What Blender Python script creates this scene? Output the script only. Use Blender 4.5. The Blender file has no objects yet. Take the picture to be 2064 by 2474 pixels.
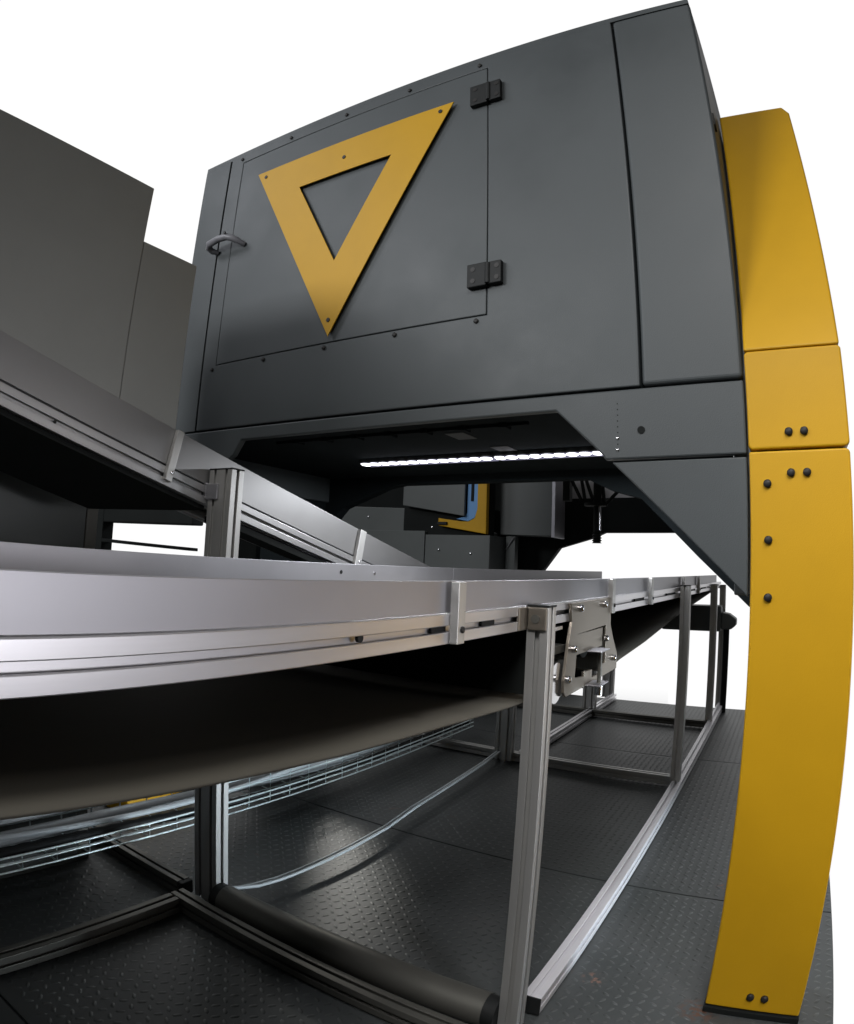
import bpy, math, random
from mathutils import Vector, Matrix
random.seed(7)
S = bpy.context.scene
COL = S.collection
H = 1.0                      # the lens is 1 m above the floor; z in the numbers below is measured from the lens

# ------------------------------------------------------------------ materials
def mat(name, col, rough=0.5, metal=0.0, spec=0.5, mottle=0.0, mscale=6.0, bump=0.0, bscale=300.0, streak=None, rvar=0.0, emit=None):
    m = bpy.data.materials.new(name); m.use_nodes = True
    nt = m.node_tree; N = nt.nodes; L = nt.links
    b = N['Principled BSDF']
    b.inputs['Base Color'].default_value = (*col, 1)
    b.inputs['Roughness'].default_value = rough
    b.inputs['Metallic'].default_value = metal
    b.inputs['Specular IOR Level'].default_value = spec
    tc = N.new('ShaderNodeTexCoord')
    if mottle or rvar:
        mp = N.new('ShaderNodeMapping'); L.new(tc.outputs['Object'], mp.inputs[0])
        if streak: mp.inputs['Scale'].default_value = streak
        no = N.new('ShaderNodeTexNoise'); no.inputs['Scale'].default_value = mscale
        no.inputs['Detail'].default_value = 6; no.inputs['Roughness'].default_value = .62
        L.new(mp.outputs[0], no.inputs['Vector'])
        if mottle:
            mr = N.new('ShaderNodeMapRange'); mr.inputs[1].default_value = .3; mr.inputs[2].default_value = .7
            mr.inputs[3].default_value = 1 - mottle; mr.inputs[4].default_value = 1 + mottle
            L.new(no.outputs[0], mr.inputs[0])
            mx = N.new('ShaderNodeVectorMath'); mx.operation = 'SCALE'; mx.inputs[0].default_value = col
            L.new(mr.outputs[0], mx.inputs['Scale']); L.new(mx.outputs[0], b.inputs['Base Color'])
        if rvar:
            mr = N.new('ShaderNodeMapRange'); mr.inputs[1].default_value = .3; mr.inputs[2].default_value = .7
            mr.inputs[3].default_value = rough - rvar; mr.inputs[4].default_value = rough + rvar
            L.new(no.outputs[0], mr.inputs[0]); L.new(mr.outputs[0], b.inputs['Roughness'])
    if bump:
        n2 = N.new('ShaderNodeTexNoise'); n2.inputs['Scale'].default_value = bscale; n2.inputs['Detail'].default_value = 3
        L.new(tc.outputs['Object'], n2.inputs['Vector'])
        bp = N.new('ShaderNodeBump'); bp.inputs['Strength'].default_value = bump; bp.inputs['Distance'].default_value = .001
        L.new(n2.outputs[0], bp.inputs['Height']); L.new(bp.outputs[0], b.inputs['Normal'])
    if emit:
        b.inputs['Emission Color'].default_value = (*emit[0], 1); b.inputs['Emission Strength'].default_value = emit[1]
    return m

M = {}
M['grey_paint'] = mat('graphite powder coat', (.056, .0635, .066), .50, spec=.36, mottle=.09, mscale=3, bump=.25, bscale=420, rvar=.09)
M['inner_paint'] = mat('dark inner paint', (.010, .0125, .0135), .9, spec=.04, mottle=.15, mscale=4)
M['yellow'] = mat('traffic yellow powder coat', (.475, .262, .006), .48, spec=.25, mottle=.05, mscale=4, bump=.2, bscale=420)
M['hood'] = mat('grey enamel sheet', (.27, .275, .265), .55, spec=.35, mottle=.06, mscale=2.5, bump=.15, bscale=250)
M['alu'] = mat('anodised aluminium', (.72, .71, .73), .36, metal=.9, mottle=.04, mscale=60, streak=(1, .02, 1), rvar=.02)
M['alu_v'] = mat('anodised aluminium upright', (.52, .515, .50), .45, metal=.75, mottle=.05, mscale=60, streak=(1, 1, .02), rvar=.02)
M['plate_shaded'] = mat('galvanised sheet shaded copy', (.275, .272, .27), .45, metal=.85, mottle=.04, mscale=5, rvar=.02)  # copy of the plate with the incline's shade put into its colour
M['alu_shaded'] = mat('anodised aluminium shaded copy', (.38, .377, .375), .42, metal=.85, mottle=.04, mscale=60, streak=(1, .02, 1), rvar=.02)  # aluminium copy, darkened in colour where the incline gets less light
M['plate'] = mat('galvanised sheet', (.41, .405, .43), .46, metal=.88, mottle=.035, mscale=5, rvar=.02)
M['plate_dark'] = mat('dark and shaded steel', (.12, .118, .105), .5, metal=.6, mottle=.1, mscale=8, rvar=.03)  # dark metal; on the low rails and tube its tone is painted shade
M['plate_warm'] = mat('tinted steel plate', (.27, .24, .20), .42, metal=.85, mottle=.06, mscale=7, rvar=.03)
M['lug'] = mat('raised lug metal', (.066, .072, .071), .42, metal=.25, mottle=.4, mscale=7)  # more metallic and more mottled than the plate around it
M['alu_lit'] = mat('satin aluminium lit copy', (.78, .77, .80), .42, metal=.45, mottle=.05, mscale=60, streak=(1, .02, 1), rvar=.02)  # aluminium copy made paler so the floor rail reads as lit
M['slot'] = mat('slot shadow strip', (.05, .05, .055), .5)
M['belt'] = mat('rubber belt', (.085, .079, .064), .78, spec=.22, mottle=.22, mscale=3, streak=(1, .25, 1), rvar=.08)
M['black'] = mat('black plastic', (.011, .012, .012), .6, spec=.25, mottle=.2, mscale=20)
M['bolt'] = mat('blackened screw', (.020, .019, .018), .5, metal=.1, spec=.3)
M['chrome'] = mat('bright zinc screw', (.78, .78, .8), .18, metal=1)
M['wire'] = mat('zinc wire', (.66, .76, .78), .35, metal=.7)
M['hose'] = mat('pale grey conduit', (.30, .32, .33), .5, mottle=.1, mscale=30)
M['cable'] = mat('pale grey cable sheath', (.45, .49, .51), .42)
M['blue'] = mat('blue enamel', (.10, .26, .52), .45)
M['pale'] = mat('pale painted panel', (.62, .60, .60), .6)
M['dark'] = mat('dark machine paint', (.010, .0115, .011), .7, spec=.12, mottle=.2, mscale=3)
M['cab'] = mat('grey cabinet paint', (.085, .093, .09), .5, mottle=.08, mscale=3)
M['tag'] = mat('grey label film', (.02, .021, .022), .7)
M['red'] = mat('red cable sheath', (.55, .04, .015), .5)
M['led'] = mat('led lens', (.9, .9, .95), .3, emit=((.93, .93, 1.0), 5.0))
M['led_dim'] = mat('led carrier glow', (.12, .12, .14), .5, emit=((.62, .60, .9), .28))
M['handle'] = mat('cast handle', (.17, .17, .185), .45)

# ------------------------------------------------------------------ mesh helpers
class MB:
    def __init__(s): s.v = []; s.f = []; s.sm = set()
    def add(s, vs, fs, smooth=False):
        b = len(s.v); s.v += [tuple(v) for v in vs]
        for f in fs:
            if smooth: s.sm.add(len(s.f))
            s.f.append(tuple(i + b for i in f))
        return s
    def box(s, x0, x1, y0, y1, z0, z1):
        return s.add([(x0,y0,z0),(x1,y0,z0),(x1,y1,z0),(x0,y1,z0),(x0,y0,z1),(x1,y0,z1),(x1,y1,z1),(x0,y1,z1)],
            [(3,2,1,0),(4,5,6,7),(0,1,5,4),(1,2,6,5),(2,3,7,6),(3,0,4,7)])
    def extr(s, outline, o, u, v, w):
        """outline of (a,b) in axes u,v from o, swept along vector w"""
        o, u, v, w = map(Vector, (o, u, v, w)); n = len(outline)
        if u.cross(v).dot(w) < 0: outline = outline[::-1]
        p = [o + u * a + v * b for a, b in outline]
        vs = p + [q + w for q in p]
        fs = [tuple(range(n - 1, -1, -1)), tuple(range(n, 2 * n))] + [(i, (i + 1) % n, n + (i + 1) % n, n + i) for i in range(n)]
        return s.add(vs, fs)
    def xz(s, pts, y0, y1): return s.extr(pts, (0, y0, 0), (1,0,0), (0,0,1), (0, y1 - y0, 0))
    def yz(s, pts, x0, x1): return s.extr(pts, (x0, 0, 0), (0,1,0), (0,0,1), (x1 - x0, 0, 0))
    def cyl(s, a, b, r, n=16, r2=None, cap=True):
        a, b = Vector(a), Vector(b); d = (b - a).normalized(); r2 = r if r2 is None else r2
        t = Vector((0,0,1)) if abs(d.z) < .9 else Vector((1,0,0))
        u = d.cross(t).normalized(); w = d.cross(u)
        vs = []
        for c, rr in ((a, r), (b, r2)):
            vs += [c + (u * math.cos(2*math.pi*i/n) + w * math.sin(2*math.pi*i/n)) * rr for i in range(n)]
        s.add(vs, [(i, (i+1) % n, n + (i+1) % n, n + i) for i in range(n)], True)
        if cap: s.add(vs, [tuple(range(n - 1, -1, -1)), tuple(range(n, 2*n))])
        return s
    def tube(s, pts, r, n=10):
        pts = [Vector(p) for p in pts]; vs = []; up = Vector((0.13, .07, 1)).normalized()
        for i, p in enumerate(pts):
            d = (pts[min(i+1, len(pts)-1)] - pts[max(i-1, 0)]).normalized()
            u = d.cross(up)
            u = u.normalized() if u.length > 1e-4 else Vector((1,0,0)); w = d.cross(u)
            rr = r[i] if isinstance(r, (list, tuple)) else r
            vs += [p + (u * math.cos(2*math.pi*k/n) + w * math.sin(2*math.pi*k/n)) * rr for k in range(n)]
        fs = [(i*n + k, i*n + (k+1) % n, (i+1)*n + (k+1) % n, (i+1)*n + k) for i in range(len(pts)-1) for k in range(n)]
        s.add(vs, fs, True); s.add(vs, [tuple(range(n-1,-1,-1)), tuple(range(len(vs)-n, len(vs)))])
        return s
    def dome(s, c, ax, r, h, n=14, k=4):
        c = Vector(c); ax = Vector(ax).normalized(); t = Vector((0,0,1)) if abs(ax.z) < .9 else Vector((1,0,0))
        u = ax.cross(t).normalized(); w = ax.cross(u); vs = []
        for j in range(k):
            a = j / k * math.pi / 2
            vs += [c + (u*math.cos(2*math.pi*i/n) + w*math.sin(2*math.pi*i/n)) * r * math.cos(a) + ax * h * math.sin(a) for i in range(n)]
        vs.append(c + ax * h)
        fs = [(j*n+i, j*n+(i+1) % n, (j+1)*n+(i+1) % n, (j+1)*n+i) for j in range(k-1) for i in range(n)]
        fs += [((k-1)*n+i, (k-1)*n+(i+1) % n, k*n) for i in range(n)]
        return s.add(vs, fs, True)
    def build(s, name, m, parent=None, bevel=0, seg=2):
        me = bpy.data.meshes.new(name)
        org = Vector(parent['org']) if parent is not None else Vector((0,0,0))
        lift = Vector((0, 0, H))
        me.from_pydata([tuple(Vector(v) + lift - org) for v in s.v], [], s.f)
        for i in s.sm: me.polygons[i].use_smooth = True
        me.materials.append(M[m] if isinstance(m, str) else m)
        me.validate(); me.update()
        o = bpy.data.objects.new(name, me); COL.objects.link(o)
        if parent is not None:
            o.parent = parent; o['org'] = tuple(org)
        if bevel:
            b = o.modifiers.new('edge', 'BEVEL'); b.width = bevel; b.segments = seg; b.limit_method = 'ANGLE'; b.angle_limit = math.radians(40)
        return o

def root(name, label, cat, loc, group=None):
    o = bpy.data.objects.new(name, None); COL.objects.link(o)
    o.location = (loc[0], loc[1], loc[2] + H); o['org'] = tuple(o.location)
    o.empty_display_size = .1
    tag(o, label, cat, group); return o
def tag(o, label=None, cat=None, group=None, kind=None):
    if label: o['label'] = label
    if cat: o['category'] = cat
    if group: o['group'] = group
    if kind: o['kind'] = kind
    return o

def profile(nu, nv, u=.045, slot=.0095, depth=.012):
    """outline of an extruded slotted section, nu x nv units, lower corner at 0,0"""
    W, V = nu * u, nv * u; P = []
    T, lip = .019, .0035     # inner cavity width and lip
    def side(n, fn):
        for i in range(n):
            c = (i + .5) * u; h = slot / 2
            for a, d in ((c-h, 0), (c-h, lip), (c-T/2, lip), (c-T/2, depth), (c+T/2, depth), (c+T/2, lip), (c+h, lip), (c+h, 0)):
                P.append(fn(a, d))
    P.append((0, 0)); side(nu, lambda a, d: (a, d))
    P.append((W, 0)); side(nv, lambda a, d: (W - d, a))
    P.append((W, V)); side(nu, lambda a, d: (W - a, V - d))
    P.append((0, V)); side(nv, lambda a, d: (d, V - a))
    return P
def screw(name, mname, parent, c, ax, r, h, sock=True):
    b = MB(); c = Vector(c); ax = Vector(ax)
    b.cyl(c, c + ax * h * .6, r, 18, cap=False); b.dome(c + ax * h * .6, ax, r, h * .4, 18, 3)
    return b.build(name, mname, parent)
def plate_hole(outer, inner, y0, y1):
    """rectangular plate with a rectangular hole, facing -y"""
    b = MB(); (x0, z0, x1, z1), (a0, c0, a1, c1) = outer, inner
    O = [(x0,z0),(x1,z0),(x1,z1),(x0,z1)]; I = [(a0,c0),(a1,c0),(a1,c1),(a0,c1)]
    vs = [(x,y0,z) for x,z in O+I] + [(x,y1,z) for x,z in O+I]; fs = []
    for i in range(4):
        j = (i+1) % 4
        fs += [(i, j, 4+j, 4+i), (8+j, 8+i, 12+i, 12+j), (j, i, 8+i, 8+j), (4+i, 4+j, 12+j, 12+i)]
    return b.add(vs, fs)

# ------------------------------------------------------------------ floor
def build_floor():
    b = MB(); X0, X1, Y0, Y1 = -5.5, .225, -2.5, 5.03; lug0 = [0]
    b.box(X0, X1, Y0, Y1, -1.03, -1.006)
    ys = [-2.5, -.985, .515, 2.012, 3.588, 5.03]
    xs = [-5.5, -2.9, .225]
    for i in range(5):
        for j in range(2):
            b.box(xs[j] + .002, xs[j+1] - (.002 if j == 0 else 0), ys[i] + .0035, ys[i+1] - .0035, -1.0055, -1.0)
    px = .0285; lug0[0] = len(b.f)
    nx, ny = int((X1 + 2.9) / px), int((Y1 - .55) / px)
    for i in range(nx):
        for j in range(ny):
            x = X1 - .012 - i * px; y = .56 + j * px
            if min(abs(y - q) for q in ys) < .012: continue
            a = math.radians(45 if (i + j) % 2 else -45) + math.radians(12)
            ca, sa = math.cos(a), math.sin(a); l, w, h = .0118, .0046, .0018
            base = [(-l,0),(-l*.55,-w),(l*.55,-w),(l,0),(l*.55,w),(-l*.55,w)]
            top = [(-l*.55,0),(l*.55,0)]
            vs = [(x + p*ca - q*sa, y + p*sa + q*ca, -1.0) for p, q in base] + [(x + p*ca - q*sa, y + p*sa + q*ca, -1.0 + h) for p, q in top]
            b.add(vs, [(0,1,6),(1,2,7,6),(2,3,7),(3,4,7),(4,5,6,7),(5,0,6)], True)
    m = bpy.data.materials.new('chequer plate'); m.use_nodes = True
    N, L = m.node_tree.nodes, m.node_tree.links; p = N['Principled BSDF']
    tc = N.new('ShaderNodeTexCoord'); n1 = N.new('ShaderNodeTexNoise'); n1.inputs['Scale'].default_value = 2.3; n1.inputs['Detail'].default_value = 8; n1.inputs['Roughness'].default_value = .65
    L.new(tc.outputs['Object'], n1.inputs['Vector'])
    cr = N.new('ShaderNodeValToRGB'); L.new(n1.outputs[0], cr.inputs[0])
    cr.color_ramp.elements[0].position = .3; cr.color_ramp.elements[0].color = (.042, .049, .049, 1)
    cr.color_ramp.elements[1].position = .72; cr.color_ramp.elements[1].color = (.078, .082, .083, 1)
    n2 = N.new('ShaderNodeTexNoise'); n2.inputs['Scale'].default_value = 9; n2.inputs['Detail'].default_value = 6
    L.new(tc.outputs['Object'], n2.inputs['Vector'])
    r2 = N.new('ShaderNodeMapRange'); r2.inputs[1].default_value = .70; r2.inputs[2].default_value = .78; r2.inputs[3].default_value = 0; r2.inputs[4].default_value = .55
    L.new(n2.outputs[0], r2.inputs[0])
    mx = N.new('ShaderNodeMix'); mx.data_type = 'RGBA'; L.new(r2.outputs[0], mx.inputs[0]); L.new(cr.outputs[0], mx.inputs[6]); mx.inputs[7].default_value = (.17, .085, .06, 1)
    last = mx.outputs[2]
    for cx, cy, rad, thr, col in ((-.083, 1.425, .055, .46, (.10, .045, .025, 1)), (-.345, 1.466, .035, .52, (.26, .15, .11, 1)), (-.118, 2.11, .03, .5, (.16, .07, .05, 1))):
        vd = N.new('ShaderNodeVectorMath'); vd.operation = 'DISTANCE'; L.new(tc.outputs['Object'], vd.inputs[0]); vd.inputs[1].default_value = (cx, cy, 0)
        k1 = N.new('ShaderNodeMapRange'); k1.inputs[1].default_value = rad; k1.inputs[2].default_value = rad * .35; L.new(vd.outputs['Value'], k1.inputs[0])
        nn = N.new('ShaderNodeTexNoise'); nn.inputs['Scale'].default_value = 60; nn.inputs['Detail'].default_value = 5; L.new(tc.outputs['Object'], nn.inputs['Vector'])
        k2 = N.new('ShaderNodeMapRange'); k2.inputs[1].default_value = thr; k2.inputs[2].default_value = thr + .08; L.new(nn.outputs[0], k2.inputs[0])
        km = N.new('ShaderNodeMath'); km.operation = 'MULTIPLY'; L.new(k1.outputs[0], km.inputs[0]); L.new(k2.outputs[0], km.inputs[1])
        m3 = N.new('ShaderNodeMix'); m3.data_type = 'RGBA'; L.new(km.outputs[0], m3.inputs[0]); L.new(last, m3.inputs[6]); m3.inputs[7].default_value = col; last = m3.outputs[2]
    L.new(last, p.inputs['Base Color'])
    rr = N.new('ShaderNodeMapRange'); rr.inputs[3].default_value = .40; rr.inputs[4].default_value = .58; L.new(n1.outputs[0], rr.inputs[0]); L.new(rr.outputs[0], p.inputs['Roughness'])
    p.inputs['Metallic'].default_value = .1
    p.inputs['Specular IOR Level'].default_value = .35
    o = b.build('floor', m); o.data.materials.append(M['lug'])
    for i in range(lug0[0], len(o.data.polygons)): o.data.polygons[i].material_index = 1
    tag(o, 'dark chequer plate floor under the conveyor', 'floor', kind='structure')
build_floor()

# ------------------------------------------------------------------ the grey and yellow machine
YF = 1.44
mc = root('portal_machine', 'large graphite grey machine with yellow triangle door and yellow leg over the conveyor', 'machine', (-1.0, 1.9, -1))
plate_hole((-1.8135, .4145, -.3085, 1.512), (-1.7425, .6445, -.7010, 1.4775), YF, YF + .02).build('front_panel', 'grey_paint', mc, .003)
MB().box(-1.966, -1.8215, YF, YF + .02, .4145, 1.512).build('corner_panel', 'grey_paint', mc, .0015)
MB().box(-.3030, -.0770, YF, YF + .03, .4145, 1.512).build('corner_panel', 'grey_paint', mc, .010, 4)
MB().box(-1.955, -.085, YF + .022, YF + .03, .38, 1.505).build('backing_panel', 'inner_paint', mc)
MB().xz([(-1.966,.4085), (-1.966,.262), (-1.70,.262), (-1.607,.318), (-1.573,.3675), (-.512,.3705), (-.397,.258), (-.3915,.2475), (-.0765,.2475), (-.0765,.4085)], YF - .001, YF + .022).build('lower_beam', 'grey_paint', mc, .004)
MB().xz([(-.3755,.2405), (-.216,.084), (-.0770,-.053), (-.0770,.2405)], YF - .001, YF + .014).build('corner_gusset', 'grey_paint', mc, .003)
# body
MB().box(-.108, -.0785, YF + .031, 2.42, -.05, 1.511).build('side_panel', 'grey_paint', mc, .004)
MB().box(-1.966, -1.945, YF + .024, 2.42, .262, 1.511).build('side_panel', 'grey_paint', mc, .004)
MB().box(-1.9655, -.079, YF + .001, 2.42, 1.5125, 1.530).build('top_panel', 'grey_paint', mc)
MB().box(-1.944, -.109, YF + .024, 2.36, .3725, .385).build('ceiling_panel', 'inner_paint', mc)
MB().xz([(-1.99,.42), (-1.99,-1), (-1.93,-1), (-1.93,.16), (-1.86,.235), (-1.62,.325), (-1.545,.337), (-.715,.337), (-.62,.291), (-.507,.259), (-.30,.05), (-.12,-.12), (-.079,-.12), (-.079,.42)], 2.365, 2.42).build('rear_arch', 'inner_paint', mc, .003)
MB().box(-1.985, -1.96, 1.95, 2.36, -1, .262).build('rear_leg', 'inner_paint', mc)
# small dark vent on the side, near the top
MB().box(-.0785, -.0735, 1.475, 1.51, 1.10, 1.135).build('vent', 'black', mc)
# door with triangle, hinges, handle
door = MB().box(-1.7405, -.7030, YF - .0005, YF + .018, .6465, 1.4755).build('door', 'grey_paint', mc, .0025)
b = MB()
TO = [(-1.629,1.371), (-1.222,.660), (-.809,1.369)]; TI = [(-1.409,1.243), (-1.222,.913), (-1.029,1.243)]
vs = [(x, 1.4245, z) for x, z in TO + TI] + [(x, 1.4285, z) for x, z in TO + TI]; fs = []
for i in range(3):
    j = (i + 1) % 3
    fs += [(i, j, 3+j, 3+i), (6+j, 6+i, 9+i, 9+j), (j, i, 6+i, 6+j), (3+i, 3+j, 9+j, 9+i)]
tri = b.add(vs, fs).build('triangle_emblem', 'yellow', door, .0008)
for x, z in ((-1.584,1.345), (-1.220,1.299), (-.855,1.347), (-1.224,.713)):
    sc = MB(); sc.cyl((x, 1.4244, z), (x, 1.4222, z), .0068, 16); sc.cyl((x, 1.4286, z), (x, YF, z), .006, 10)
    sc.build('screw', 'bolt', tri)
for zc0, zc1 in ((1.327,1.402), (.7225,.790)):
    h = MB().box(-.7525, -.696, 1.4215, YF - .001, zc0, zc1).build('hinge', 'black', door, .002)
    MB().box(-.6895, -.653, 1.4215, YF - .001, zc0 + .002, zc1 - .002).build('leaf', 'black', h, .002)
    MB().cyl((-.692, 1.424, zc0 + .005), (-.692, 1.424, zc1 - .005), .008, 14).build('knuckle', 'black', h)
    for x in (-.735, -.665):
        for z in (zc0 + .017, zc1 - .017):
            q = MB(); q.cyl((x, 1.4216, z), (x, 1.4202, z), .0068, 14); q.cyl((x, 1.4202, z), (x, 1.4198, z), .003, 6)
            q.build('screw', 'bolt', h)
b = MB(); path = [(-1.806,1.437,1.097), (-1.819,1.418,1.099), (-1.824,1.402,1.107), (-1.812,1.392,1.116), (-1.76,1.388,1.121), (-1.715,1.389,1.119), (-1.694,1.398,1.112), (-1.676,1.414,1.102), (-1.664,1.437,1.094)]
hd = b.tube(path, [.009, .0115, .0135, .0135, .013, .013, .013, .011, .009], 14).build('handle', 'handle', door)
MB().cyl((-1.712, 1.377, 1.128), (-1.712, 1.3735, 1.128), .0062, 14).build('screw', 'bolt', hd)
for x in (-1.751, -1.495, -1.240, -.983, -.728): screw('bolt', 'bolt', mc, (x, YF, 1.4955), (0,-1,0), .0068, .006)
for x in (-1.759, -1.503, -1.245, -.987, -.731): screw('bolt', 'bolt', mc, (x, YF, .631), (0,-1,0), .0068, .006)
# column of small holes and the plug on the beam
for k in range(9):
    if k in (6, 8): continue
    MB().cyl((-.3615, YF - .0011, .376 - k * .01345), (-.3615, YF - .0016, .376 - k * .01345), .0017, 10).build('hole', 'black', mc)
for z in (.2955, .2685): screw('screw', 'chrome', mc, (-.362, YF - .001, z), (0,-1,0), .0036, .003)
MB().cyl((-.307, YF - .001, .3115), (-.307, YF - .0035, .3115), .0085, 20).build('plug', 'dark', mc, .0006)
# yellow leg
b = MB(); LY, LZ = 1.752, 1.328          # the top cover leans back
za = .4705; kf = lambda z: 1.43 + (LY - 1.43) * (z - za) / (LZ - za)
fr_ = [(-.0715, za), (-.0720, LZ), (.118, LZ), (.1355, LZ - .035), (.1350, za)]
n5 = len(fr_); vs = [(x, kf(z), z) for x, z in fr_] + [(x, kf(z) + .16, z) for x, z in fr_]
b.add(vs, [tuple(range(n5 - 1, -1, -1)), tuple(range(n5, 2*n5))] + [(i, (i+1) % n5, n5 + (i+1) % n5, n5 + i) for i in range(n5)])
yl = b.build('upper_cover', 'yellow', mc, .006, 3)
ym = MB().xz([(-.0720,.260), (-.0655,.2535), (.1325,.2535), (.1390,.260), (.1365,.462), (.1320,.4685), (-.066,.4685), (-.0712,.462)], 1.43, 1.60).build('middle_cover', 'yellow', mc, .005, 3)
yb = MB().xz([(-.0725,-.982), (-.0715,.2490), (.1325,.2490), (.1385,.2430), (.1415,-.982)], 1.43, 1.60).build('leg_cover', 'yellow', mc, .005, 3)
for x, z in ((.0135,.288), (.0455,.288)): screw('bolt', 'bolt', ym, (x, 1.43, z), (0,-1,0), .0085, .009)
for x, z in ((.0145,.202), (.0475,.202), (-.035,.181), (-.035,.065), (-.035,-.052), (.025,-.943), (.057,-.943)):
    screw('bolt', 'bolt', yb, (x, 1.43, z), (0,-1,0), .0085, .009)
MB().box(-.0750, .1440, 1.424, 1.62, -1.0, -.984).build('base_plate', 'dark', mc, .002)
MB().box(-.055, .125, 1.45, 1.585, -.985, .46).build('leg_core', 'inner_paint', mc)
# light bars under the ceiling
for x0, x1 in ((-1.436, -.9055), (-.8965, -.36)):
    lb = MB().box(x0, x1, 1.908, 1.986, .3570, .3724).build('light_bar', 'black', mc, .002)
    MB().box(x0 + .002, x1 - .002, 1.914, 1.984, .3530, .3565).build('diffuser', 'led_dim', lb, .001)
    n = 13; sp = (x1 - x0) / n
    for k in range(n):
        d = MB(); c = x0 + sp * (k + .5)
        ring = [(c + .0195 * math.cos(2*math.pi*i/20), 1.926 + .024 * math.sin(2*math.pi*i/20)) for i in range(20)]
        vs = [(x, y, .3535) for x, y in ring] + [(c + (x - c) * .75, 1.926 + (y - 1.926) * .75, .3495) for x, y in ring]
        d.add(vs, [tuple(range(20, 40))] + [(i, 20 + i, 20 + (i+1) % 20, (i+1) % 20) for i in range(20)])
        d.build('led_lens', 'led', lb)
    al = bpy.data.lights.new('light_bar_lamp', 'AREA'); al.shape = 'RECTANGLE'; al.size = x1 - x0 - .01; al.size_y = .010; al.energy = 9; al.color = (.92, .95, 1)
    ao = bpy.data.objects.new('light_bar_lamp', al); COL.objects.link(ao); ao.location = ((x0 + x1) / 2, 1.975, .3520 + H)
for x0, x1, y0, y1 in ((-.905,-.845,1.60,1.69), (-.868,-.808,1.825,1.915)):
    MB().box(x0, x1, y0, y1, .3705, .3722).build('sticker', 'tag', mc)
b = MB(); b.box(-1.50, -.62, 1.53, 1.54, .364, .3722)
for k in range(7): b.box(-1.42 + k*.12, -1.40 + k*.12, 1.52, 1.56, .360, .3722)
b.build('ceiling_bracket', 'inner_paint', mc)

# ------------------------------------------------------------------ horizontal belt conveyor
cv = root('belt_conveyor', 'horizontal aluminium belt conveyor on slotted legs running under the grey machine', 'conveyor', (-.9, 1.2, -1))
Y0, Y1 = -2.6, 5.02
XN = -.463
b = MB().box(-.4725, -.468, Y0, Y1 - .3, -.0728, -.0248)
b.build('side_plate', 'plate', cv, .0008)
b = MB(); b.box(-1.2995, -1.295, Y0, 2.410, -.10, -.0143).box(-1.2995, -1.295, 2.4125, Y1 - .3, -.10, -.0150)
fp = b.build('side_plate', 'plate', cv, .0008)
for y, z, m in ((1.656,-.041,'black'), (1.842,-.0435,'chrome')):
    MB().cyl((-1.2955, y, z), (-1.2935, y, z), .0062, 18).build('hole' if m == 'black' else 'screw', m, fp)
pr = profile(1, 1, .045)
MB().extr(pr, (XN - .045, Y0, -.1185), (1,0,0), (0,0,1), (0, Y1 - Y0, 0)).build('side_rail', 'alu', cv, .0012)
MB().extr(pr, (-1.345, Y0, -.1185), (1,0,0), (0,0,1), (0, Y1 - Y0, 0)).build('side_rail', 'alu', cv, .0012)
# black strips set in the rail slot near each clamp
for y0, y1 in ((.815,.857), (.98,1.03), (1.66,1.745), (2.12,2.265), (2.72,2.93), (3.42,3.60), (3.9,4.1)):
    MB().box(XN - .011, XN - .006, y0, y1, -.1005, -.0915).build('slot_strip', 'black', cv)
MB().cyl((XN - .006, .638, -.094), (XN - .001, .638, -.094), .0055, 14).build('slot_nut', 'black', cv)
MB().cyl((-.47, .176, -.0795), (-.462, .176, -.0795), .0016, 8).build('slot_nut', 'bolt', cv)
# belt: carrying run and slack return run
xs = (-1.285, -.4735)
MB().box(xs[0], xs[1] - .004, Y0, Y1 - .15, -.078, -.074).build('carrying_belt', 'belt', cv)
def sheet(name, prof, x0, x1, mname, parent, th=.004, sag=.012, n=9):
    b = MB(); vs = []; k = len(prof)
    for y, z in prof:
        for i in range(n):
            t = i / (n - 1); vs.append((x0 + (x1 - x0) * t, y, z - sag * math.sin(math.pi * t) * .4))
    m = len(vs); vs += [(x, y, z - th) for x, y, z in vs]; fs = []
    for j in range(k - 1):
        for i in range(n - 1):
            a = j*n + i; fs += [(a, a+1, a+n+1, a+n), (m+a, m+a+n, m+a+n+1, m+a+1)]
        a = j*n; fs += [(a, a+n, m+a+n, m+a), (a+n-1, m+a+n-1, m+a+2*n-1, a+2*n-1)]
    for i in range(n - 1):
        fs += [(i, m+i, m+i+1, i+1)]; a = (k-1)*n + i; fs += [(a, a+1, m+a+1, m+a)]
    b.add(vs, fs, True)
    o = b.build(name, mname, parent)
    return o
prof = [(-2.6,-.16), (-1.2,-.17), (-.45,-.185), (-.2,-.195), (0,-.203), (.2,-.209), (.39,-.220), (.53,-.228), (.63,-.234), (.876,-.245), (1.134,-.259), (1.30,-.268), (1.385,-.278)]
sheet('return_belt', prof, -1.285, -.472, 'belt', cv)
prof = [(1.78,-.277), (1.87,-.272), (1.958,-.264), (2.318,-.246), (2.935,-.203), (3.6,-.168), (4.201,-.141), (4.7,-.118), (4.86,-.095)]
sheet('return_belt', prof, -1.285, -.472, 'belt', cv)
MB().box(-1.285, -.475, 1.20, 1.206, -.25, -.12).build('belt_scraper', 'dark', cv)
for y, z, r in ((1.415,-.248,.043), (1.76,-.235,.04), (1.585,-.17,.05)):
    MB().cyl((-1.285, y, z), (-.474, y, z), r, 24).build('roller', 'plate_dark' if r < .05 else 'dark', cv)
MB().cyl((-1.28, 4.93, -.098), (-.478, 4.93, -.098), .024, 20).build('roller', 'plate_dark', cv)
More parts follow.
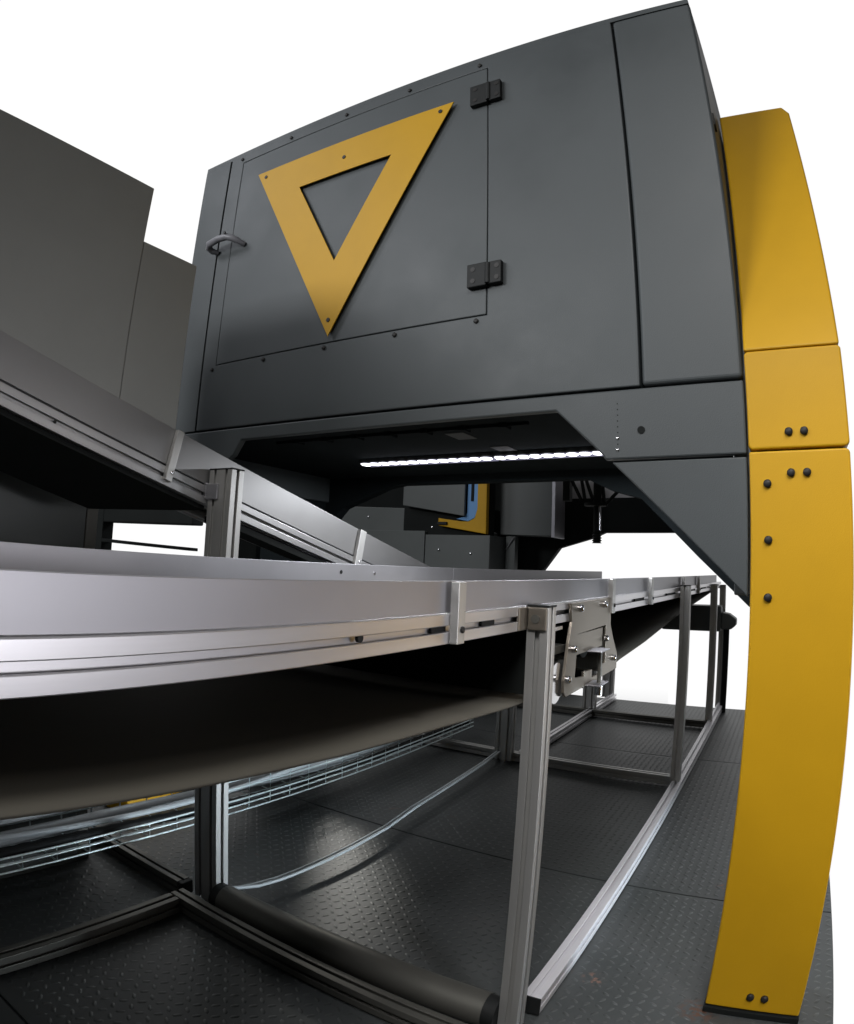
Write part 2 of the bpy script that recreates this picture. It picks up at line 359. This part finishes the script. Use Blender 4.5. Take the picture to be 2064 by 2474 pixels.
# strap clamps
def strap(y0, y1, z0=-.1185, top=-.0255):
    st = MB().box(-.463 + .0005, -.449, y0, y1, z0, top).build('strap_clamp', 'alu_v', cv, .0012)
    screw('bolt', 'bolt', st, (-.449, (y0 + y1) / 2 + .002, -.097), (1,0,0), .0052, .004)
for y0, y1 in ((.857,.881), (1.754,1.806), (2.30,2.352), (3.07,3.11), (3.63,3.67)):
    w = min(y1 - y0, .030); strap(y0, y0 + w)
# legs
pv21 = profile(2, 1, .045); pv11 = profile(1, 1, .043)
def leg(x0, y0, z1, prof, z0=-.985):
    l = MB().extr(prof, (x0, y0, z0), (1,0,0), (0,1,0), (0, 0, z1 - z0)).build('leg', 'alu_v', cv, .001)
    w = max(p[0] for p in prof); d = max(p[1] for p in prof)
    MB().box(x0 - .001, x0 + w + .001, y0 - .001, y0 + d + .001, z1, z1 + .004).build('end_cap', 'black', l, .001)
    f = MB(); f.cyl((x0 + w/2, y0 + d/2, -1.0), (x0 + w/2, y0 + d/2, -.992), .02, 18); f.cyl((x0 + w/2, y0 + d/2, -.992), (x0 + w/2, y0 + d/2, z0), .006, 10)
    f.build('foot', 'chrome', l)
leg(-.463, 1.165, -.0745, pv11)
leg(-1.3905, 1.167, .2205, pv21)
leg(-.4585, 3.005, -.0665, pv11)
leg(-1.350, 3.045, -.12, pv21)
leg(-.470, 4.365, -.085, pv11)
leg(-1.300, 4.365, -.12, pv21)
leg(-1.335, 4.985, -.12, pv21)
leg(-.47, 4.985, -.10, pv11)
# floor frame: rails with a rounded top edge
def ron(w=.044, n=5):
    P = [(0,0), (w,0), (w,w*.62)]
    r = w * .38
    P += [(w - r + r*math.cos(a), w*.62 + r*math.sin(a)) for a in [math.pi/2*i/n for i in range(1, n+1)]]
    P += [(w*.40, w), (w*.40, w*.72), (w*.30, w*.72), (w*.30, w), (0,w)]
    return P
RO = profile(1, 1, .043)
def frail(name, a, b, mname='alu'):
    a, b_ = Vector(a), Vector(b); d = (b_ - a); w = d.normalized(); u = w.cross(Vector((0,0,1))).normalized()
    o = MB().extr([(p - .0215, q) for p, q in RO], a, u, (0,0,1), d).build(name, mname, cv, .0012)
    return o
fr = frail('floor_rail', (-.4275, 1.262, -.992), (-.4275, 4.98, -.992), 'alu_lit')
MB().box(-.450, -.405, 1.2575, 1.2618, -.9925, -.9485).build('end_cap', 'black', fr, .001)
for y in (1.285, 2.99, 4.3): MB().cyl((-.428, y, -1.0), (-.428, y, -.9925), .013, 14).build('foot', 'chrome', fr)
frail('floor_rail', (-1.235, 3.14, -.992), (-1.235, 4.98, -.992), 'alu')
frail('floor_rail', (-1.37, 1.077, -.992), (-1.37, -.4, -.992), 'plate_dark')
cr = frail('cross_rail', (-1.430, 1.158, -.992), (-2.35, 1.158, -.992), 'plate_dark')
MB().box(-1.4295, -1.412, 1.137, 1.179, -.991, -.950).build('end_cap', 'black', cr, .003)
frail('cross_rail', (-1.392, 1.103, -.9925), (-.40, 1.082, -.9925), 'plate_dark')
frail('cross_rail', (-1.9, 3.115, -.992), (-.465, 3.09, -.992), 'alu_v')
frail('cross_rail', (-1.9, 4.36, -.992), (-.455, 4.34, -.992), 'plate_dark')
t = MB().cyl((-1.272, 1.176, -.955), (-.492, 1.176, -.955), .040, 32).build('cross_tube', 'plate_dark', cv)
for x0, x1 in ((-1.300,-1.272), (-.492,-.464)): MB().cyl((x0, 1.176, -.955), (x1, 1.176, -.955), .0385, 24).build('end_cap', 'black', t)
# bracket between near leg and side rail
br = MB(); br.box(-.4595, -.4225, 1.1585, 1.1648, -.1185, -.0745); br.extr([(0,0),(.026,0),(.026,.006),(.006,.006),(.006,.045),(0,.045)], (-.4605, 1.1645, -.1185), (-1,0,0), (0,-1,0), (0,0,.044))
brk = br.build('corner_bracket', 'plate_warm', cv, .0025, 3)
sc = MB(); sc.cyl((-.4435, 1.1585, -.0968), (-.4435, 1.1570, -.0968), .0085, 20); sc.cyl((-.4435, 1.157, -.0968), (-.4435, 1.1565, -.0968), .002, 8)
sc.build('screw', 'plate_dark', brk)
# drive plate
dp = [(1.412,-.078), (1.769,-.076), (1.762,-.111), (1.766,-.150), (1.80,-.190), (1.85,-.236), (1.850,-.279), (1.40,-.286), (1.385,-.275), (1.383,-.247), (1.403,-.166), (1.422,-.12)]
W = [(1.469,-.151), (1.716,-.147), (1.722,-.247), (1.679,-.247), (1.679,-.270), (1.60,-.270), (1.60,-.250), (1.534,-.247), (1.534,-.258), (1.459,-.252), (1.465,-.202)]
def poly_hole_yz(outer, holes_pts, x0, x1):
    import bmesh
    from mathutils.geometry import tessellate_polygon
    loops = [[Vector((y, z, 0)) for y, z in outer], [Vector((y, z, 0)) for y, z in holes_pts]]
    tri = tessellate_polygon(loops); flat = [p for l in loops for p in l]
    b = MB(); n = len(flat); vs = [(x1, p.x, p.y) for p in flat] + [(x0, p.x, p.y) for p in flat]
    fs = []
    for a, c, d in tri:
        A, C, D = flat[a], flat[c], flat[d]
        if (C - A).cross(D - A).z < 0: c, d = d, c
        fs += [(a, c, d), (n + a, n + d, n + c)]
    k = 0
    for l in loops:
        m = len(l)
        ar = sum(l[i].x * l[(i+1) % m].y - l[(i+1) % m].x * l[i].y for i in range(m))
        for i in range(m):
            p, q = k + i, k + (i + 1) % m
            inner = l is loops[1]
            ccw = (ar > 0) != inner
            fs.append((p, n + p, n + q, q) if ccw else (q, n + q, n + p, p))
        k += m
    return b.add(vs, fs)
dr = poly_hole_yz(dp, W, -.4625, -.4555).build('drive_plate', 'plate_warm', cv, .0008)
MB().box(-.4665, -.4595, 1.474, 1.70, -.201, -.152).build('slide_block', 'plate_warm', dr, .001)
for y, z, m in ((1.473,-.091,'chrome'), (1.685,-.091,'chrome'), (1.709,-.181,'chrome'), (1.800,-.243,'chrome'), (1.433,-.182,'chrome'), (1.397,-.246,'chrome')):
    screw('bolt', m, dr, (-.4555, y, z), (1,0,0), .0085, .012)
ad = MB(); ad.cyl((-.432, 1.585, -.300), (-.432, 1.585, -.200), .0055, 12); ad.build('adjuster_screw', 'plate_dark', dr)
for z, r in ((-.1985,.020), (-.281,.022)):
    MB().box(-.4555, -.418, 1.545, 1.625, z - .002, z + .002).build('adjuster_tab', 'plate', dr, .0015)
MB().cyl((-.432, 1.585, -.309), (-.432, 1.585, -.284), .010, 6).build('nut', 'chrome', dr)
rp = MB(); rp.cyl((-.475, 1.36, -.250), (-.466, 1.36, -.250), .045, 28); rp.build('roller_flange', 'chrome', cv)
MB().box(-.520, -.470, 1.22, 1.40, -.136, -.127).build('belt_guide', 'alu', cv, .001)
MB().box(-.520, -.470, 1.22, 1.42, -.188, -.170).build('belt_guide', 'plate_dark', cv, .001)

# ------------------------------------------------------------------ inclined conveyor
ic = root('inclined_conveyor', 'sloping aluminium conveyor descending past the tall slotted post towards the machine', 'conveyor', (-1.65, .6, .2))
sl = -.2397
ln = lambda y, d=0: .434 + sl * (y - .526) + d
XI = -1.395; ya, yb_ = -1.9, 2.62
MB().yz([(ya, ln(ya)), (ya, ln(ya,-.100)), (yb_, ln(yb_,-.100)), (yb_, ln(yb_))], XI - .0065, XI - .0025).build('side_plate', 'plate_shaded', ic, .0008)
MB().yz([(ya, ln(ya)), (ya, ln(ya,-.100)), (yb_, ln(yb_,-.100)), (yb_, ln(yb_))], -1.602, -1.598).build('side_plate', 'plate_shaded', ic, .0008)
dvec = Vector((0, yb_ - ya, ln(yb_) - ln(ya))); dn = dvec.normalized(); vn = Vector((1,0,0)).cross(dn)
for x in (XI - .0475, -1.5975):
    MB().extr(profile(1, 1, .0475), Vector((x, ya, ln(ya,-.1545))), (1,0,0), vn, dvec).build('side_rail', 'alu_shaded', ic, .0012)
MB().yz([(ya, ln(ya,-.115)), (ya, ln(ya,-.120)), (yb_, ln(yb_,-.120)), (yb_, ln(yb_,-.115))], -1.597, XI - .008).build('belt', 'belt', ic)
b = MB(); q = [(XI - .012, -.158), (-1.6, -.238)]
vs = [(x, y, ln(y, d - e)) for e in (0, .012) for y, (x, d) in ((ya, q[0]), (ya, q[1]), (1.17, q[0]), (.925, q[1]))]
b.add(vs, [(0,1,3,2), (4,6,7,5), (0,4,5,1), (2,3,7,6), (1,5,7,3), (0,2,6,4)]).build('under_cover', 'dark', ic)
MB().yz([(ya, ln(ya,-.0985)), (ya, ln(ya,-.107)), (yb_, ln(yb_,-.107)), (yb_, ln(yb_,-.0985))], XI - .014, XI - .008).build('gap_shade_strip', 'slot', ic)  # dark strip put in for the shade between plate and rail
MB().yz([(1.24, ln(1.24,-.163)), (1.24, ln(1.24,-.182)), (yb_, ln(yb_,-.182)), (yb_, ln(yb_,-.163))], XI - .09, XI - .012).build('under_cover', 'dark', ic)
for y0, w in ((1.041,.021), (1.872,.034)):
    st = MB().yz([(y0, ln(y0,-.001)), (y0 - .028, ln(y0,-.135)), (y0 - .028 + w, ln(y0 + w,-.137)), (y0 + w, ln(y0 + w,-.001))], XI - .002, XI + .012).build('strap_clamp', 'alu_v', ic, .0012)
    screw('bolt', 'chrome', st, (XI + .012, y0 - .017 + w/2 - .002, ln(y0,-.117)), (1,0,0), .005, .004)
MB().cyl((XI - .002, .692, .262), (XI + .0012, .692, .262), .0042, 12).build('slot_nut', 'black', ic)
cb = MB(); cb.box(-1.3895, -1.347, 1.159, 1.166, .139, .182); cb.box(-1.434, -1.391, 1.159, 1.168, .141, .185); cb.build('corner_bracket', 'plate', ic, .002)

# ------------------------------------------------------------------ sheet metal hoods on the inclined conveyor
def hood(name, label, y0, y1, zt, x1):
    o = MB().yz([(y0, ln(y0,-.02)), (y1, ln(y1,-.02)), (y1, zt), (y0, zt)], -1.95, x1).build(name, 'hood', None, .0025)
    return tag(o, label, 'hood', 'sheet metal hoods on the inclined conveyor')
hood('sheet_metal_hood', 'taller plain grey sheet metal hood standing on the inclined conveyor', -1.5, .8625, .944, -1.4035)
hood('sheet_metal_hood', 'shorter narrow grey sheet metal hood between the taller hood and the machine', .8640, 1.0495, .785, -1.4075)

# ------------------------------------------------------------------ wire cable tray and what lies in it
ct = root('wire_cable_tray', 'zinc wire basket cable tray running along the floor behind the conveyor', 'cable tray', (-1.66, 1.8, -.9))
ty0, ty1 = -.3, 3.35; zb = -.880
wob = lambda y: .006 * math.sin(2.1 * y) - .012 * max(0, y - 1.1)
def lwire(x, z, y0):
    n = int((ty1 - y0) / .1) + 1
    MB().tube([(x, y0 + i * .1, z + wob(y0 + i * .1)) for i in range(n)], .0031, 6).build('long_wire', 'wire', ct)
for x, z in ((-1.60,-.838), (-1.60,-.858), (-1.60,zb), (-1.655,zb-.003), (-1.71,zb-.003), (-1.765,zb), (-1.765,-.82), (-1.765,-.772)): lwire(x, z, ty0)
lwire(-1.60, -.795, 1.46); lwire(-1.60, -.765, 1.46)
y = ty0
while y < ty1:
    t = -.765 if y > 1.45 else -.838
    w = wob(y)
    MB().tube([(-1.6025, y, t + w), (-1.6025, y, zb - .002 + w), (-1.7, y, zb - .0055 + w), (-1.7625, y, zb - .002 + w), (-1.7625, y, -.772 + w)], .0026, 6).build('cross_wire', 'wire', ct)
    y += .105
for y in (-.2, 3.3):
    MB().box(-1.745, -1.742, y, y + .025, -1.0, -.8885).build('support_foot', 'wire', ct)
def hose(label, x, z, r, ph, mname, corr=0):
    n = 130; pts = []; rr = []
    for i in range(n):
        y = -.3 + 3.6 * i / (n - 1)
        pts.append((x + .022 * math.sin(3.1 * y + ph), y, z + .010 * math.sin(2.3 * y + ph * 2) + wob(y))); rr.append(r * (1 + (corr if i % 2 else 0)))
    o = MB().tube(pts, rr, 10).build('conduit', mname)
    tag(o, label, 'conduit', 'conduits lying in the wire tray')
hose('thick pale grey conduit lying in the wire cable tray', -1.70, -.832, .021, .4, 'hose')
hose('thin pale conduit resting high beside the thick one in the tray', -1.735, -.795, .011, 1.7, 'hose')
hose('pale grey cable weaving along the middle of the wire tray', -1.675, -.815, .0085, 3.9, 'cable')
hose('black cable lying against the back wires of the tray', -1.752, -.845, .009, 5.1, 'black')
hose('black corrugated conduit along the near wire of the tray', -1.648, -.862, .014, 2.6, 'black', .16)
b = MB()
for x in (-1.298, -1.284):
    P = [(-1.302,1.195,-.941), (-1.290,1.24,-.949), (-1.275,1.30,-.956), (-1.259,1.38,-.957), (-1.249,1.47,-.956), (-1.240,1.57,-.953), (-1.235,1.70,-.950), (-1.240,1.90,-.949), (-1.268,2.14,-.948), (-1.285,2.45,-.947), (-1.306,2.83,-.946), (-1.33,3.06,-.946)]
    b.tube([(px + (x + 1.291) * (0.2 if i < 2 else 1), py, pz) for i, (px, py, pz) in enumerate(P)], .0052, 8)
tag(b.build('twin_cable', 'cable'), 'pair of pale grey cables hanging just above the chequer floor under the conveyor', 'cable')

# ------------------------------------------------------------------ things beyond the machine
gc = root('control_cabinet', 'low grey control cabinet seen through the opening behind the inclined conveyor', 'cabinet', (-2.6, 4.1, -1))
MB().box(-3.6, -2.393, 4.0, 4.3, -1, .232).build('door_panel', 'cab', gc, .004)
MB().box(-2.386, -1.879, 4.0, 4.3, -1, .206).build('door_panel', 'cab', gc, .004)
MB().xz([(-3.6,.24), (-1.95,.21), (-1.95,.235), (-2.60,.40), (-3.6,.43)], 4.05, 4.28).build('top_trunking', 'cab', gc, .004)
for x, z in ((-2.93,.335), (-2.36,.262), (-2.27,.10), (-2.02,.08)): screw('bolt', 'chrome', gc, (x, 4.0 if z < .2 else 4.05, z), (0,-1,0), .009, .012)
dm = root('yellow_framed_machine', 'machine part with yellow corner frame, blue lining and a grey screen behind the opening', 'machine', (-2.2, 4.0, -1))
MB().xz([(-1.909,.75), (-1.904,.214), (-2.276,.270), (-2.278,.323), (-2.10,.300), (-2.04,.299), (-1.993,.322), (-1.976,.385), (-1.977,.75)], 3.985, 4.03).build('corner_frame', 'yellow', dm, .004)
MB().xz([(-2.06,.75), (-1.979,.75), (-1.979,.385), (-2.0,.325), (-2.05,.301), (-2.146,.318), (-2.075,.334), (-2.06,.36)], 4.0, 4.035).build('lining', 'blue', dm, .003)
MB().xz([(-2.030,.75), (-2.010,.75), (-2.010,.44), (-2.030,.44)], 3.993, 4.0).build('lining_slot', 'dark', dm)
MB().xz([(-2.564,.75), (-2.062,.75), (-2.062,.334), (-2.564,.413)], 3.96, 3.984).build('screen', 'cab', dm, .004)
MB().box(-2.60, -1.905, 4.04, 4.12, -.99, .80).build('rear_panel', 'dark', dm)
MB().box(-2.276, -2.20, 3.965, 3.986, .275, .295).build('latch', 'black', dm, .003)
gb = root('grey_switch_box', 'grey sheet metal box with pale edge strip hanging beside the robot', 'box', (-1.7, 4.25, -1))
MB().xz([(-1.958,.80), (-1.512,.80), (-1.512,.215), (-1.893,.223), (-1.898,.393), (-1.950,.396)], 4.2, 4.4).build('housing', 'cab', gb, .003)
MB().box(-1.511, -1.486, 4.19, 4.4, .205, .80).build('edge_strip', 'plate', gb, .002)
MB().box(-1.866, -1.795, 4.24, 4.3, -1, .215).build('leg', 'cab', gb, .002)
MB().cyl((-1.80, 4.22, .205), (-1.86, 4.235, .12), .005, 8).build('strut', 'plate', gb)
MB().tube([(-1.913, 4.23, -.30), (-1.913, 4.23, -.1), (-1.911, 4.23, .032)], .007, 8).build('red_cable', 'red', gb)
MB().box(-1.918, -1.80, 4.222, 4.24, -.27, -.25).build('cable_clip', 'cab', gb)
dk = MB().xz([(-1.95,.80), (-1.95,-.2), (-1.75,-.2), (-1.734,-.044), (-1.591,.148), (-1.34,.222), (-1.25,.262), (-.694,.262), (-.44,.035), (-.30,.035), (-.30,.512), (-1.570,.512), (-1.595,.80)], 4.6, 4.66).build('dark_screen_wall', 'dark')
tag(dk, 'black partition with cut-away lower edge behind the robot gripper', 'partition')
MBp = MB().box(-1.62, -.9, 4.70, 4.74, .45, .85).build('window_panel', 'pale')
tag(MBp, 'pale window panel glimpsed between the robot arms', 'window')
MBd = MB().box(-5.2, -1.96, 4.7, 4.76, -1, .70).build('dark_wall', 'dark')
tag(MBd, 'dark wall standing behind the low grey control cabinet', 'wall')
lw = MB().box(-6.2, -1.62, 5.5, 5.6, -1.03, -.20)  # low walls added to keep background light off the floor
tag(lw.build('light_block_wall', 'dark'), 'low dark wall added to block light along the far edge of the chequer floor', 'partition')
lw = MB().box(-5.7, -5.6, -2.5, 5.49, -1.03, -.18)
tag(lw.build('light_block_wall', 'dark'), 'low dark wall added to block light down the far left side of the floor', 'partition')
rb = root('delta_robot', 'black delta robot arms with vertical suction gripper beyond the opening', 'robot', (-.97, 3.4, .35))
b = MB()
for a, c in (((-1.165,.56),(-1.058,.372)), ((-1.072,.49),(-1.036,.372)), ((-1.058,.52),(-.992,.372)), ((-.957,.50),(-.927,.350)), ((-.845,.44),(-.915,.350))):
    MB().cyl((a[0], 3.45, a[1]), (c[0], 3.4, c[1]), .010, 10).build('arm', 'dark', rb)
MB().box(-1.17, -1.13, 3.42, 3.47, .37, .6).build('side_bracket', 'dark', rb)
MB().cyl((-.975, 3.4, .336), (-.975, 3.4, .352), .062, 20).build('platform', 'dark', rb)
MB().cyl((-.966, 3.4, .352), (-.966, 3.4, .6), .022, 16).build('shaft', 'dark', rb)
MB().cyl((-.966, 3.4, .195), (-.966, 3.4, .336), .020, 16).build('gripper_tube', 'dark', rb)
MB().cyl((-.945, 3.385, .207), (-.948, 3.385, .343), .007, 10).build('air_line', 'chrome', rb)
b = MB()
for k in range(4): b.cyl((-.966, 3.4, .138 + k*.014), (-.966, 3.4, .145 + k*.014), .027, 16, .019); b.cyl((-.966, 3.4, .145 + k*.014), (-.966, 3.4, .152 + k*.014), .019, 16, .027)
b.build('suction_cup', 'black', rb)
gm = root('gear_motor', 'dark gear motor box at the far end of the horizontal conveyor', 'motor', (-.7, 4.85, -.36))
MB().box(-.86, -.44, 4.80, 4.97, -.42, -.24).build('housing', 'cab', gm, .012)
MB().xz([(-.44,-.405), (-.37,-.405), (-.335,-.375), (-.335,-.33), (-.385,-.295), (-.44,-.285)], 4.82, 4.95).build('end_bell', 'cab', gm, .01)
MB().cyl((-.405, 4.885, -.40), (-.405, 4.885, -1.0), .022, 14).build('support_post', 'dark', gm)
lc = root('steel_cabinet', 'dark grey steel cabinet under the inclined conveyor at the picture edge', 'cabinet', (-2.2, .4, -1))
MB().yz([(-2.4, ln(-2.4,-.03)), (-2.4, -1), (1.033, -1), (1.033, ln(1.033,-.03))], -2.5, -1.80).build('housing', 'cab', lc, .003)
MB().box(-1.842, -1.80, 1.0345, 1.075, -1, .125).build('corner_post', 'plate_dark', lc, .003)
df = root('dark_frame', 'dark steel frame with two crossbars behind the tall slotted post', 'frame', (-2.4, 1.7, -1))
MB().box(-2.86, -2.635, 1.60, 1.66, -1, .36).build('post', 'dark', df, .004)
MB().box(-2.634, -1.99, 1.60, 1.66, .0945, .36).build('crossbar', 'dark', df, .006)
MB().xz([(-2.634,.0208), (-2.634,.0064), (-1.99,-.0048), (-1.99,.0075)], 1.60, 1.64).build('crossbar', 'dark', df, .002)
yd = MB(); yd.box(-2.16, -2.0, 1.36, 1.67, -1, -.935); yd.box(-2.13, -2.03, 1.42, 1.60, -.935, -.90)
tag(yd.build('yellow_block', 'yellow', None, .006), 'small yellow block on the floor behind the wire cable tray', 'block')
# ------------------------------------------------------------------ camera
cam = bpy.data.cameras.new('camera'); co = bpy.data.objects.new('camera', cam); COL.objects.link(co); S.camera = co
def ax(v, t): return Matrix.Rotation(t, 3, Vector(v))
B = Matrix(((1,0,0), (0,0,-1), (0,1,0)))
R = ax((0,0,1), 0.5679833884136766) @ B @ ax((1,0,0), 0.14246850563294985) @ ax((0,0,1), 0.04680195823278734)
co.matrix_world = Matrix.Translation((0, 0, H)) @ R.to_4x4()
cam.type = 'PANO'                       # the photograph is a wide barrel-distorted action-camera shot
cam.panorama_type = 'FISHEYE_LENS_POLYNOMIAL'
cam.sensor_fit = 'AUTO'; cam.sensor_width = 36.0; cam.fisheye_fov = math.pi
for i, k in enumerate((0.0, -0.043490590716279316, -6.0667795686954774e-05, 1.3368983695597057e-05, -2.850176083778243e-07)):
    setattr(cam, 'fisheye_polynomial_k%d' % i, k)
cam.shift_x = (1032 - 987.99) / 2064; cam.shift_y = (1134.174 - 1237) / 2474
cam.clip_start = .01; cam.clip_end = 200

# ------------------------------------------------------------------ light
w = bpy.data.worlds.new('World'); S.world = w; w.use_nodes = True
N, L = w.node_tree.nodes, w.node_tree.links; bg = N['Background']
tc = N.new('ShaderNodeTexCoord')
def node(t, **k):
    n = N.new(t)
    for q, v in k.items(): setattr(n, q, v)
    return n
def math_(op, a, b=None, c=None):
    n = node('ShaderNodeMath', operation=op)
    for i, v in enumerate((a, b, c)):
        if v is None: continue
        if isinstance(v, (int, float)): n.inputs[i].default_value = v
        else: L.new(v, n.inputs[i])
    return n.outputs[0]
def step(v, lo, hi):
    n = node('ShaderNodeMapRange', interpolation_type='SMOOTHSTEP'); n.inputs[1].default_value = lo; n.inputs[2].default_value = hi
    L.new(v, n.inputs[0]); return n.outputs[0]
sx = N.new('ShaderNodeSeparateXYZ'); L.new(tc.outputs['Generated'], sx.inputs[0])
# white backdrop added in front of the lens, dim surroundings behind it
hx, hy, hz = sx.outputs[0], sx.outputs[1], sx.outputs[2]
hl = math_('SQRT', math_('ADD', math_('MULTIPLY', hx, hx), math_('MULTIPLY', hy, hy)))
az = math_('DIVIDE', math_('ADD', math_('MULTIPLY', hx, -.538), math_('MULTIPLY', hy, .843)), math_('MAXIMUM', hl, .001))
up = step(math_('ADD', hz, math_('MULTIPLY', math_('MAXIMUM', math_('ADD', hx, .16), 0.0), 8.0)), -.30, -.16)
white = math_('MULTIPLY', math_('MULTIPLY', step(az, .50, .64), step(hx, .62, .48)), up)
r2 = N.new('ShaderNodeMapRange'); r2.inputs[1].default_value = -.10; r2.inputs[2].default_value = .45; L.new(sx.outputs[2], r2.inputs[0])
m1 = N.new('ShaderNodeMix'); m1.data_type = 'RGBA'; L.new(r2.outputs[0], m1.inputs[0])
m1.inputs[6].default_value = (.02, .02, .02, 1); m1.inputs[7].default_value = (.09, .09, .092, 1)
m2 = N.new('ShaderNodeMix'); m2.data_type = 'RGBA'; L.new(white, m2.inputs[0]); L.new(m1.outputs[2], m2.inputs[6]); m2.inputs[7].default_value = (1.02, 1.02, 1.02, 1)
L.new(m2.outputs[2], bg.inputs[0]); bg.inputs[1].default_value = 1.0
def area(name, loc, aim, sx_, sy_, power, col=(1,1,1)):
    l = bpy.data.lights.new(name, 'AREA'); l.shape = 'RECTANGLE'; l.size = sx_; l.size_y = sy_; l.energy = power; l.color = col
    o = bpy.data.objects.new(name, l); COL.objects.link(o); o.location = loc
    o.rotation_euler = (Vector(aim) - Vector(loc)).to_track_quat('-Z', 'Y').to_euler(); return o
wl = area('window_light', (2.3, 1.30, .97), (-.46, .55, .86), 2.0, .4, 1.75, (.96, .95, 1))
wl.data.spread = math.radians(34)
sl_ = bpy.data.lights.new('pool_fill_spot', 'SPOT'); sl_.energy = 62; sl_.spot_size = math.radians(27); sl_.spot_blend = 1; sl_.shadow_soft_size = .04; sl_.color = (1, .97, .9)  # hidden spot added to throw the pool of light under the conveyor
so = bpy.data.objects.new('pool_fill_spot', sl_); COL.objects.link(so); so.location = (-2.18, 2.72, .95)
so.rotation_euler = (Vector((-1.34, 1.50, 0)) - so.location).to_track_quat('-Z', 'Y').to_euler()
wl2 = area('window_light', (2.4, 2.95, .30), (-1.3, 1.6, .26), 1.2, .4, 5.0, (.80, .91, 1))
wl2.data.spread = math.radians(28)
area('hall_light', (-2.6, -2.7, 2.85), (-.6, 1.4, 1.7), 1.7, .8, 130, (.97, .98, 1))
area('hall_light', (-4.6, -1.6, 4.8), (-1.5, 1.4, 2.2), 1.7, 1.5, 62, (.90, .93, 1))
sp2 = bpy.data.lights.new('aisle_fill_spot', 'SPOT'); sp2.energy = 85; sp2.spot_size = math.radians(46); sp2.spot_blend = 1; sp2.shadow_soft_size = .12; sp2.color = (.97, .95, 1)  # unseen spot added to brighten the aisle floor
so2 = bpy.data.objects.new('aisle_fill_spot', sp2); COL.objects.link(so2); so2.location = (.65, .5, 2.6)
so2.rotation_euler = (Vector((-.16, 1.40, 0)) - so2.location).to_track_quat('-Z', 'Y').to_euler()
hl = area('hall_light', (.5, -1.5, 3.5), (.12, 1.4, .50), 1.0, .8, 19, (1, .985, .97)); hl.data.spread = math.radians(72)  # added fill, narrowed to brighten the yellow leg and aisle
vs = S.view_settings; vs.view_transform = 'Standard'; vs.look = 'None'; vs.exposure = 0; vs.gamma = 1; vs.use_curve_mapping = False
S.render.engine = 'CYCLES'
S.cycles.max_bounces = 8; S.cycles.use_denoising = True
